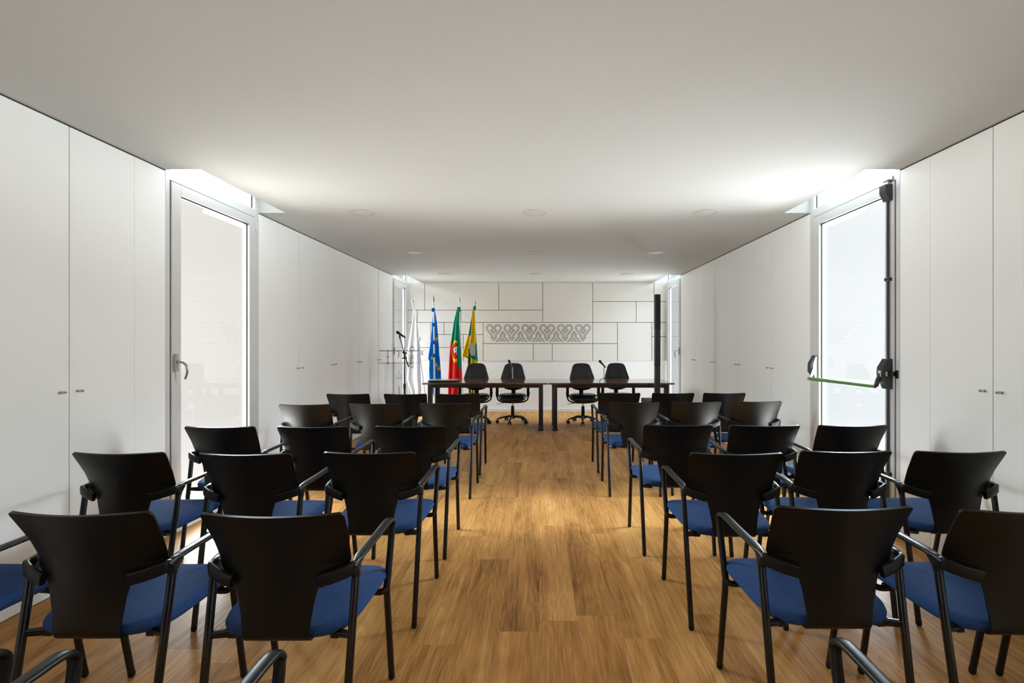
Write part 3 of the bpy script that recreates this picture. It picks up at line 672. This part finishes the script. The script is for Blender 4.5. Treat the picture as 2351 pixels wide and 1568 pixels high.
# ------------------------------------------------------------------ swivel chairs (face -Y, towards the audience)
def swivel_chair():
    r = thing('swivel_chair', 'x', 'office chair', (0, 0, 0), 0, 'black leather swivel chairs behind the head tables')
    # star base: five arms and five twin casters
    b = MB()
    b.lathe([(0.030, 0.070), (0.044, 0.078), (0.046, 0.118), (0.034, 0.130)], n=24)
    angs = [math.radians(a) for a in (262, 334, 46, 118, 190)]
    for a in angs:
        c, s = math.cos(a), math.sin(a)
        b.sweep(curve_pts([(0.02*c, 0.02*s, 0.108), (0.12*c, 0.12*s, 0.104), (0.21*c, 0.21*s, 0.086), (0.257*c, 0.257*s, 0.066)], 4), [(0.024-0.001*i, 0.018-0.0006*i) for i in range(13)], side=(-s, c, 0), n=12)
    base = b.build('star_base', M['blackplastic'], r)
    for a in angs:
        c, s = math.cos(a), math.sin(a); b = MB(); px, py = 0.260*c, 0.260*s
        for d in (-1, 1):
            q = Vector((px-s*0.014*d, py+c*0.014*d, 0.027)); e = Vector((px-s*0.028*d, py+c*0.028*d, 0.027)); b.tube(q, e, 0.027, 18)
        b.tube((px, py, 0.028), (px, py, 0.072), 0.010, 10); b.sweep([(px-s*0.02, py+c*0.02, 0.044), (px+s*0.02, py-c*0.02, 0.044)], (0.018, 0.014), n=12)
        b.build('caster', M['blackplastic'], r)
    b = MB(); b.lathe([(0.032, 0.12), (0.030, 0.22), (0.026, 0.285), (0.022, 0.287)], n=24); b.build('column_cover', M['armplastic'], r)
    b = MB(); b.lathe([(0.014, 0.28), (0.014, 0.345)], n=20); b.build('gas_lift', M['chrome'], r)
    b = MB(); b.rbox(-0.085, 0.085, -0.10, 0.13, 0.345, 0.385, 0.010, 2); b.sweep([(-0.05, 0, 0.352), (-0.15, -0.01, 0.340), (-0.235, -0.015, 0.322), (-0.27, -0.015, 0.324)], [(0.005, 0.005), (0.005, 0.005), (0.007, 0.004), (0.010, 0.004)], n=10)
    # back bar
    b.sweep(curve_pts([(0, 0.10, 0.36), (0, 0.22, 0.375), (0, 0.262, 0.43), (0, 0.268, 0.55), (0, 0.275, 0.66)], 5), (0.036, 0.010), side=(1, 0, 0), n=12, pw=4)
    b.build('mechanism', M['armplastic'], r)
    # seat cushion
    m = MB(); ny = 56; vs = []
    lay = [(0.07, 0.0), (0.02, 0.004), (0.004, 0.022), (0.0, 0.045), (0.008, 0.072), (0.028, 0.092), (0.07, 0.102), (0.13, 0.098), (0.19, 0.094)]
    for ins, z in lay:
        for k in range(ny):
            t = 2*PI*k/ny; c, s = math.cos(t), math.sin(t); e = 2/3.0
            u = math.copysign(abs(c)**e, c)*(0.238-ins); v = math.copysign(abs(s)**e, s)*(0.235-ins)
            vs.append((u, v-0.01, 0.388+z-0.018*max(0, (-v-0.1)/0.13)+0.012*abs(u/0.238)**3))
    fs = [(i*ny+k, i*ny+(k+1) % ny, (i+1)*ny+(k+1) % ny, (i+1)*ny+k) for i in range(len(lay)-1) for k in range(ny)]
    fs += [tuple(range(ny))[::-1], tuple((len(lay)-1)*ny+k for k in range(ny))]
    m.add(vs, fs); m.build('seat', M['leather'], r, smooth=60)
    # backrest: bell-shaped cushion
    HWB = [(0.53, 0.02), (0.54, 0.09), (0.56, 0.145), (0.59, 0.185), (0.63, 0.212), (0.68, 0.222), (0.74, 0.217), (0.80, 0.202), (0.87, 0.180), (0.93, 0.163), (0.96, 0.150), (0.98, 0.130), (0.992, 0.105), (1.0, 0.06), (1.002, 0.02)]
    m = MB(); zz = [0.53, 0.532, 0.536, 0.544, 0.56, 0.59, 0.63, 0.68, 0.73, 0.78, 0.83, 0.88, 0.92, 0.95, 0.97, 0.983, 0.992, 0.998, 1.002]
    n = 40; vs = []
    for z in zz:
        hw = interp(HWB, z); yc = 0.215+0.05*((z-0.53)/0.47)+0.03*math.sin((z-0.53)/0.47*PI)*-1
        tk = 0.040*min(1, ((hw)/0.12)**0.5)
        for k in range(n):
            t = 2*PI*k/n; c, s = math.cos(t), math.sin(t)
            x = math.copysign(abs(c)**0.75, c)*hw; d = math.copysign(abs(s)**0.6, s)*tk
            curve = -0.050*(x/0.22)**2
            # raised side bolsters on the sitter's side, with a seam between
            if s < 0:
                e = abs(x)/max(0.05, hw); d -= 0.012*math.exp(-((e-0.80)/0.16)**2)*min(1, (1.0-z)/0.2); d += 0.010*math.exp(-((e-0.52-0.25*max(0, z-0.72))/0.06)**2)*min(1, max(0, (0.95-z)/0.15))
            vs.append((x, yc+d+curve, z))
    N = len(zz); fs = [(i*n+k, i*n+(k+1) % n, (i+1)*n+(k+1) % n, (i+1)*n+k) for i in range(N-1) for k in range(n)]
    fs += [tuple(range(n))[::-1], tuple((N-1)*n+k for k in range(n))]
    m.add(vs, fs); m.build('backrest', M['leather'], r, smooth=60)
    # arms: bow under the seat, uprights and pads
    b = MB(); b.sweep(curve_pts([(-0.262, 0.0, 0.475), (-0.262, 0.0, 0.43), (-0.245, 0.0, 0.385), (-0.19, 0.0, 0.355), (-0.10, 0.0, 0.343), (0, 0, 0.340), (0.10, 0.0, 0.343), (0.19, 0.0, 0.355), (0.245, 0.0, 0.385), (0.262, 0.0, 0.43), (0.262, 0.0, 0.475)], 4), (0.012, 0.008), n=12)
    for s in (-1, 1): b.rbox(s*0.09-0.007, s*0.09+0.007, -0.012, 0.012, 0.335, 0.39, 0.002, 1)
    b.build('arm_bow', M['blacktube'], r)
    for s in (-1, 1):
        b = MB(); b.rbox(s*0.262-0.023, s*0.262+0.023, -0.030, 0.030, 0.44, 0.63, 0.008, 2); b.tube((s*0.275, 0, 0.505), (s*0.292, 0, 0.505), 0.010, 12)
        b.rbox(s*0.262-0.038, s*0.262+0.038, -0.13, 0.12, 0.628, 0.655, 0.012, 3); b.build('armrest', M['armplastic'], r)
    return r
sc = swivel_chair()
sw = [(1094, 8.30, 0.06, 0.035, 'leftmost black leather swivel chair, before the yellow and green flag'),
      (1177, 8.20, 0.0, 0.0, 'black leather swivel chair behind the left table with a table microphone in front'),
      (1338.5, 8.16, 0.03, 0.0, 'black leather swivel chair at the inner end behind the right table'),
      (1419, 8.27, -0.03, 0.0, 'black leather swivel chair nearest the column loudspeaker, behind the right table')]
for i, (px, Y, rz, dz, lb) in enumerate(sw):
    x = (px-CX)*Y/F
    if i == 0: sc.location = (x, Y-0.12, 0); sc.rotation_euler = (0, 0, rz); sc['label'] = lb
    else: dup(sc, (x, Y, 0), rz, lb)

# ------------------------------------------------------------------ microphones
def mic(b0, p, d, mats):
    """handheld microphone: p = head centre, d = direction from head to tail"""
    d = d.normalized(); q = p+d*0.03
    b = MB(); pts = [p-d*0.026, p-d*0.020, p, p+d*0.016, p+d*0.024]; b.sweep(pts, [0.009, 0.018, 0.022, 0.021, 0.018], n=16)
    b.build('mic_head', M['gasket'], b0)
    b = MB(); b.sweep([p+d*0.022, p+d*0.028, p+d*0.07, p+d*0.125, p+d*0.13], [0.0185, 0.0165, 0.014, 0.011, 0.008], n=16); b.build('mic_body', mats, b0)
def table_mic(px, py, tx, ty, fx, fy, Y, label):
    h = at(px, py, Y); e = at(tx, ty, Y); foot = at(fx, fy, Y); zt = 0.7405
    r = thing('table_microphone', label, 'microphone', (foot.x, Y, zt)); o = Vector((foot.x, Y, zt))
    mic(r, h-o, e-h, M['darkgrey'])
    b = MB(); j = h+(e-h)*0.62-o
    b.sweep([j+Vector((0, 0, 0.012)), j+Vector((0, 0, -0.02)), Vector((0, 0, 0.055))], [0.013, 0.009, 0.006], n=12)
    b.lathe([(0.010, 0.040), (0.013, 0.046), (0.013, 0.062), (0.008, 0.066)], n=14)
    b.build('mic_clip', M['steel'], r)
    for a in (200, 320, 80):
        b = MB(); c, s = math.cos(math.radians(a)), math.sin(math.radians(a)); b.sweep([(0, 0, 0.052), (0.05*c, 0.05*s, 0.035), (0.085*c, 0.085*s, 0.005)], (0.005, 0.005), n=10); b.build('leg', M['tableframe'], r)
table_mic(1169, 829.5, 1181, 855, 1177, 868, 7.75, 'black microphone on a small tripod on the left table, before a swivel chair')
table_mic(1378, 830, 1392, 845, 1387, 866, 7.72, 'black microphone on a small tripod on the right table, between two swivel chairs')

# floor microphone stand
Y = 6.95; foot = at(929, 800, Y); foot.z = 0
r = thing('microphone_stand', 'black boom microphone stand beside the clear lectern', 'microphone stand', foot)
o = foot
b = MB(); z0 = at(929, 822, Y).z; b.tube((0, 0, 0.10), (0, 0, 0.72), 0.014, 14); b.tube((0, 0, 0.70), (0, 0, z0), 0.0095, 14); b.lathe([(0.018, 0.69), (0.019, 0.70), (0.019, 0.76), (0.014, 0.77)], n=16); b.build('pole', M['tableframe'], r)
b = MB(); A = at(918, 776, Y)-o; B = at(937.5, 841, Y)-o; b.tube(A, B, 0.006, 12); b.tube(B+(A-B)*0.02, B+(A-B)*-0.02, 0.012, 12); b.sweep([A+(B-A)*0.70, B], [0.008, 0.011], n=12); b.build('boom', M['tableframe'], r)
b = MB(); q = at(928, 810, Y)-o; b.sweep([q+Vector((-0.02, 0, 0.01)), q+Vector((0.03, 0, -0.01))], (0.016, 0.016), n=14); q2 = Vector((0, 0, z0)); b.sweep([q2+Vector((-0.035, 0, 0.0)), q2+Vector((0.03, 0, 0))], (0.010, 0.010), n=12); b.sweep([q, q2], (0.012, 0.012), n=12); b.build('clutch', M['tableframe'], r)
mic(r, at(913.5, 763.5, Y)-o, at(926, 772, Y)-at(913.5, 763.5, Y), M['darkgrey'])
b = MB(); b.sweep([at(918, 768, Y)-o, at(918, 777, Y)-o], (0.012, 0.012), n=12); b.build('mic_clip', M['tableframe'], r)
b = MB(); b.sweep(curve_pts([at(923, 770, Y)-o, at(931, 780, Y-0.01)-o, at(932, 792, Y-0.02)-o, at(929.5, 803, Y-0.02)-o, at(929, 830, Y-0.02)-o, Vector((0.0, -0.02, 0.6)), Vector((0.02, -0.03, 0.1)), Vector((0.10, -0.05, 0.006))], 6), (0.0035, 0.0035), n=8); b.build('cable', M['gasket'], r)
for a in (100, 220, 340):
    b = MB(); c, s = math.cos(math.radians(a)), math.sin(math.radians(a)); b.sweep([(0.01*c, 0.01*s, 0.13), (0.13*c, 0.13*s, 0.06), (0.25*c, 0.25*s, 0.011)], (0.009, 0.009), n=10); b.build('leg', M['tableframe'], r)

# ------------------------------------------------------------------ clear acrylic lectern
Y = 7.50; c0 = at(912, 800, Y); c0.z = 0
r = thing('lectern', 'clear acrylic lectern with chrome fittings at the left wall', 'lectern', c0)
def rel(px, py, Yy=Y): return at(px, py, Yy)-c0
zt = rel(900, 806).z; zl = rel(900, 833.5).z; xl, xr = rel(872, 806).x, rel(963, 806).x; yl, yr_ = rel(869, 834).x, rel(951, 834).x
b = MB(); b.box(-0.20, 0.20, 0.02, 0.032, 0.02, zl-0.01); b.build('front_panel', M['acrylic'], r, smooth=0)
b = MB(); b.prism([(-0.02, zt), (-0.02, zt+0.010), (0.38, zt+0.012), (0.38, zt+0.002)], 'X', xl, xr); top = b.build('reading_shelf', M['acrylic'], r, smooth=0)
b = MB(); b.box(xl, xr, -0.0235, -0.0205, zt-0.001, zt+0.010); b.build('shelf_edge', M['acrylicedge'], top, smooth=0)
b = MB(); b.box(yl, yr_, -0.02, 0.34, zl-0.005, zl+0.005); sh = b.build('lower_shelf', M['acrylic'], r, smooth=0)
b = MB(); b.box(yl, yr_, -0.0235, -0.0205, zl+0.008, zl+0.011); b.box(yl, yr_, -0.0235, -0.0205, zl-0.007, zl-0.003); b.build('shelf_edge', M['acrylicedge'], sh, smooth=0)
for px in (888, 943):
    q = rel(px, 820); b = MB(); b.sweep([(q.x, 0.06, zl-0.02), (q.x, 0.06, zl-0.012), (q.x, 0.06, zt+0.016), (q.x, 0.06, zt+0.02)], [0.012, 0.009, 0.009, 0.006], n=14); b.sweep([(q.x-0.022, 0.06, (zl+zt)/2), (q.x+0.022, 0.06, (zl+zt)/2)], (0.008, 0.008), n=12)
    b.sweep([(q.x, 0.06, zl-0.02), (q.x, 0.06, zl+0.008)], (0.018, 0.018), n=16); b.build('fitting', M['steel'], r)
b = MB(); b.tube((0.01, 0.06, 0.03), (0.01, 0.06, rel(914, 888).z), 0.006, 12); b.build('post', M['steel'], r)
b = MB(); b.rbox(-0.24, 0.24, -0.04, 0.34, 0.0, 0.018, 0.004, 1); b.build('foot_plate', M['acrylicedge'], r)
em = MB(); q = rel(914.5, 862)      # pale crest printed on the panel: arcs, dots and a small mount
for k in range(3):                                                    # wavy lines under the shield charges
    pts = [(q.x-0.045+0.09*t/14, 0.019, q.z-0.022-0.014*k+0.003*math.sin(t*1.6)-0.010*(1-abs(t-7)/7)) for t in range(15)]
    em.sweep(pts, (0.0024, 0.0006), side=(0, 0, 1), n=6)
em.sweep([(q.x-0.052, 0.019, q.z+0.055), (q.x-0.052, 0.019, q.z-0.02), (q.x-0.03, 0.019, q.z-0.062), (q.x, 0.019, q.z-0.078), (q.x+0.03, 0.019, q.z-0.062), (q.x+0.052, 0.019, q.z-0.02), (q.x+0.052, 0.019, q.z+0.055)], (0.0022, 0.0006), side=(0, 1, 0), n=6)
for dx, dz, s_ in ((0, 0.042, 0.010), (-0.036, 0.006, 0.006), (-0.012, 0.006, 0.006), (0.012, 0.006, 0.006), (0.036, 0.006, 0.006)):
    em.lathe([(s_, 0.0188), (s_*0.7, 0.0182)], (q.x+dx, 0, q.z+dz), n=10, axis='Y')
em.build('crest', M['alu'], r)

# ------------------------------------------------------------------ column loudspeaker
Y = 7.16; q = at(1509, 800, Y)
r = thing('column_loudspeaker', 'tall slim black column loudspeaker standing in front of the right table', 'loudspeaker', (q.x, Y, 0))
zz = lambda py: at(0, py, Y).z
b = MB(); b.rbox(-0.19, 0.19, -0.19, 0.24, 0.018, 0.515, 0.012, 2); sub = b.build('subwoofer', M['darkgrey'], r)
b = MB(); b.rbox(-0.175, 0.175, -0.196, -0.188, 0.035, 0.495, 0.004, 1); b.build('grille', M['gasket'], sub)
b = MB(); b.rbox(-0.036, 0.036, -0.045, 0.045, 0.515, zz(841)-0.002, 0.006, 2); b.build('column_spacer', M['darkgrey'], r)
b = MB(); b.rbox(-0.038, 0.038, -0.045, 0.045, zz(841), zz(759)-0.002, 0.006, 2); b.build('column_section', M['darkgrey'], r)
b = MB(); b.rbox(-0.040, 0.040, -0.045, 0.045, zz(759), zz(676), 0.006, 2); hd = b.build('column_head', M['darkgrey'], r)
b = MB(); b.rbox(-0.032, 0.032, -0.0495, -0.0445, zz(758)+0.01, zz(677)-0.01, 0.002, 1); b.build('grille', M['gasket'], hd)
b = MB(); [b.box(x-0.02, x+0.02, y-0.02, y+0.02, 0, 0.018) for x in (-0.15, 0.15) for y in (-0.15, 0.2)]; b.build('rubber_feet', M['gasket'], r)

# ------------------------------------------------------------------ flags
def flag(label, Y, outline, colf, mats, folds, tip, foot, ties=(), tiemat=None, front_pole=False, amp=0.022):
    ft = at(foot[0], 800, Y); ft.z = 0
    r = thing('flag', label, 'flag', (ft.x, Y, 0), 0, 'flags on poles by the panelled wall')
    o = Vector((ft.x, Y, 0)); py = -0.055 if front_pole else 0.012
    T = at(tip[0], tip[1], Y)-o; B = Vector((0, 0, 0.05))
    # spear finial ends 26 px below the tip
    d = (B-T).normalized(); L = Y/F
    b = MB(); b.sweep([T+Vector((0, py, 0))+d*24*L, B+Vector((0, py, 0))], (0.0125, 0.0125) if front_pole else (0.009, 0.009), n=16); pole = b.build('pole', M['white'] if front_pole else M['steel'], r)
    b = MB(); P = lambda k: T+Vector((0, py, 0))+d*k*L
    b.sweep([P(0), P(5), P(11), P(14), P(16), P(20), P(25)], [(0.001, 0.001), (0.007, 0.003), (0.019, 0.005), (0.016, 0.005), (0.006, 0.006), (0.009, 0.009), (0.011, 0.011)], n=12, side=(1, 0, 0)); b.build('spear_finial', M['steel'], r)
    b = MB(); b.lathe([(0.11, 0.0), (0.11, 0.018), (0.085, 0.030), (0.022, 0.045), (0.020, 0.12), (0.012, 0.125)], (0, py, 0), n=32); b.build('foot', M['steel'], r)
    # pleated cloth: closed surface, ripples front and back
    ys = [e[0] for e in outline]; y0, y1 = ys[0], ys[-1]; XLt = [(e[0], e[1]) for e in outline]; XRt = [(e[0], e[2]) for e in outline]
    rowsn = int((y1-y0)*1.25); nu = 44; vs = []; fs = []; mi = []
    for i in range(rowsn+1):
        yp = y0+(y1-y0)*i/rowsn; xl, xr = interp(XLt, yp), interp(XRt, yp); v = i/rowsn
        A = amp*min(1, v*2.2+0.08); hem = 0.006*math.sin(v*9)
        for side_ in (0, 1):
            for k in range(nu+1):
                u = k/nu if side_ == 0 else 1-k/nu; xp = xl+(xr-xl)*u
                q = at(xp, yp, Y)-o; e = math.sin(PI*u)**0.5
                rip = math.sin(u*folds*2*PI+0.8+v*0.7)
                dep = (-0.6*A*e-A*0.75*rip*e) if side_ == 0 else (0.6*A*e+A*0.4*rip*e)
                vs.append((q.x, q.y+dep+hem, q.z))
    n = 2*(nu+1)
    for i in range(rowsn):
        yp = y0+(y1-y0)*(i+0.5)/rowsn; xl, xr = interp(XLt, yp), interp(XRt, yp)
        for k in range(n):
            kk = (k+1) % n; fs.append((i*n+k, i*n+kk, (i+1)*n+kk, (i+1)*n+k))
            u = (k+0.5)/nu if k < nu else max(0, 1-(k-nu-0.5)/nu)
            mi.append(colf(xl+(xr-xl)*min(1, u), yp))
    fs += [tuple(range(n))[::-1], tuple(rowsn*n+k for k in range(n))]; mi += [colf((outline[0][1]+outline[0][2])/2, y0), colf((outline[-1][1]+outline[-1][2])/2, y1)]
    m = MB(); m.add(vs, fs, mi); cloth = m.build('cloth', mats, r, smooth=70)
    for (xp, yp, w, h) in ties:
        q = at(xp, yp, Y)-o; b = MB(); b.rbox(q.x-w*L/2, q.x+w*L/2, py-0.022, py+0.022, q.z-h*L/2, q.z+h*L/2, 0.006, 2); b.build('tie_loop', tiemat or mats[0], cloth)
    return r
star5 = [(math.sin(k*PI/5)*(1 if k % 2 == 0 else 0.42), -math.cos(k*PI/5)*(1 if k % 2 == 0 else 0.42)) for k in range(10)]
def inpoly(x, y, poly):
    c = False; n = len(poly)
    for i in range(n):
        x0, y0 = poly[i]; x1, y1 = poly[i-1]
        if (y0 > y) != (y1 > y) and x < (x1-x0)*(y-y0)/(y1-y0)+x0: c = not c
    return c
# white flag with a small crest
def cw(x, y):
    dx, dy = x-946.5, y-820
    k = (dx/8.0)**2+(dy/26.0)**2
    if k < 1 and (k > 0.72 or (abs(dx-1.5) < 1.2 and dy > -6) or (abs(dx+4) < 1.0 and -4 < dy < 18) or abs(dy-3) < 1.2): return 1
    return 0
flag('white flag with a pale grey crest on a leaning pole, leftmost of the flags', 9.05, [(710, 949.5, 953), (735, 947, 957), (760, 942.7, 959.7), (800, 936.7, 964.5), (830, 934, 965), (850, 935.5, 965), (870, 933.5, 966), (886, 938.5, 966.5), (897, 943, 966.5), (905, 944, 966)],
     cw, [M['f_white'], M['f_grey']], 1.3, (945.5, 681), (981, 0), ties=((961.5, 778, 7, 9), (967, 811, 7, 9)), tiemat=M['f_white'])
# blue flag with yellow stars
stars = [(1003, 778, 5.5), (1000.5, 784, 3.5), (992.5, 822, 6), (1001.5, 838, 5.5), (1008, 846, 6.5)]
def cb(x, y):
    for sx_, sy_, r_ in stars:
        if inpoly((x-sx_)/r_, (y-sy_)/r_, star5): return 1
    return 0
flag('blue flag with small yellow stars, second flag from the left', 8.68, [(716, 994.5, 999.5), (740, 992, 1003), (780, 989, 1006.5), (815, 984, 1009), (823, 983, 1010), (829, 986, 1010.5), (850, 985, 1012), (872, 986, 1013), (890, 990, 1008), (912, 996.5, 1001)],
     cb, [M['f_blue'], M['f_yellow']], 2.0, (997, 678), (1000.5, 0), ties=((996.3, 712, 7, 8.5), (996.8, 745.5, 6, 8.5), (998, 786, 6, 8.5), (998, 816, 6, 9)), tiemat=M['f_blue'], front_pole=True)
# red and green flag with a round emblem
def cp(x, y):
    if x < 1049.8:
        dx, dy = (x-1046.0)/9.3, (y-806.5)/25.5; k = dx*dx+dy*dy
        if 1038.5 < x and 793+(1049-x)*0.6 < y < 817-(1049-x)*0.9:
            if inpoly(x, y, [(1040, 802), (1048.5, 795), (1049.8, 795), (1049.8, 815), (1044, 809)]):
                if (x-1044.5)**2/1.9+(y-803)**2/5 < 1 or (x-1047)**2/1.9+(y-811)**2/5 < 1: return 4
                return 3
            return 1
        if k < 1: return 2 if (k > 0.60 or abs(y-812-(x-1046)) < 2 or abs(y-826) < 2.2) else (1 if y > 790 else 0)
    if x > 1049.8:
        return 0 if y < 838+(x-1049.8)*1.15 else 1
    return 0 if y < 788+(x-1034)*0.6 else 1
M['f_navy'] = fabric('navy_flag_print', (0.02, 0.08, 0.35), 40, 0.05)
flag('red and green flag with a yellow and white round emblem, third flag from the left', 9.05, [(706, 1050, 1055), (740, 1041.5, 1054), (790, 1034, 1057), (820, 1031.5, 1059.5), (850, 1030, 1060.5), (868, 1029, 1061), (890, 1028.5, 1056), (930, 1028, 1050)],
     cp, [M['f_green'], M['f_red'], M['f_yellow'], M['f_white'], M['f_navy']], 2.2, (1054.5, 680), (1063, 0), ties=((1053.5, 710, 7, 11),), tiemat=M['f_green'])
# yellow and green flag
def cy(x, y):
    if x < 1076.5: return 0 if y < 819 else 2
    if x < 1082 - (0 if y < 780 else 1):
        if y < 770: return 2 if y < 745 else 1
        return 0 if 772 < y < 800 and x < 1080 else (2 if y > 812 else 3 if x > 1079 else 2)
    if y < 788+(x-1084)*0.1: return 0
    if 1081 < x < 1091.5 and 785 < y < 817 and math.sin(x*2.3+y*0.9)+math.sin(y*1.3-x)*0.8+(1089-x)*0.25 > -0.35: return 3
    if y > 820+(x-1081)*0.7: return 0
    return 1
flag('yellow and green flag with a white crest, rightmost of the flags', 8.70, [(704, 1086, 1088.8), (730, 1082, 1090.5), (760, 1077, 1092), (790, 1068, 1094.5), (818, 1060.5, 1096), (822, 1074.5, 1096.5), (850, 1073.5, 1098), (880, 1075, 1097), (905, 1078, 1090)],
     cy, [M['f_yellow'], M['f_green'], M['f_dgreen'], M['f_white']], 2.6, (1091.5, 686), (1072, 0), ties=((1089.8, 707, 5, 10),), tiemat=M['f_green'])
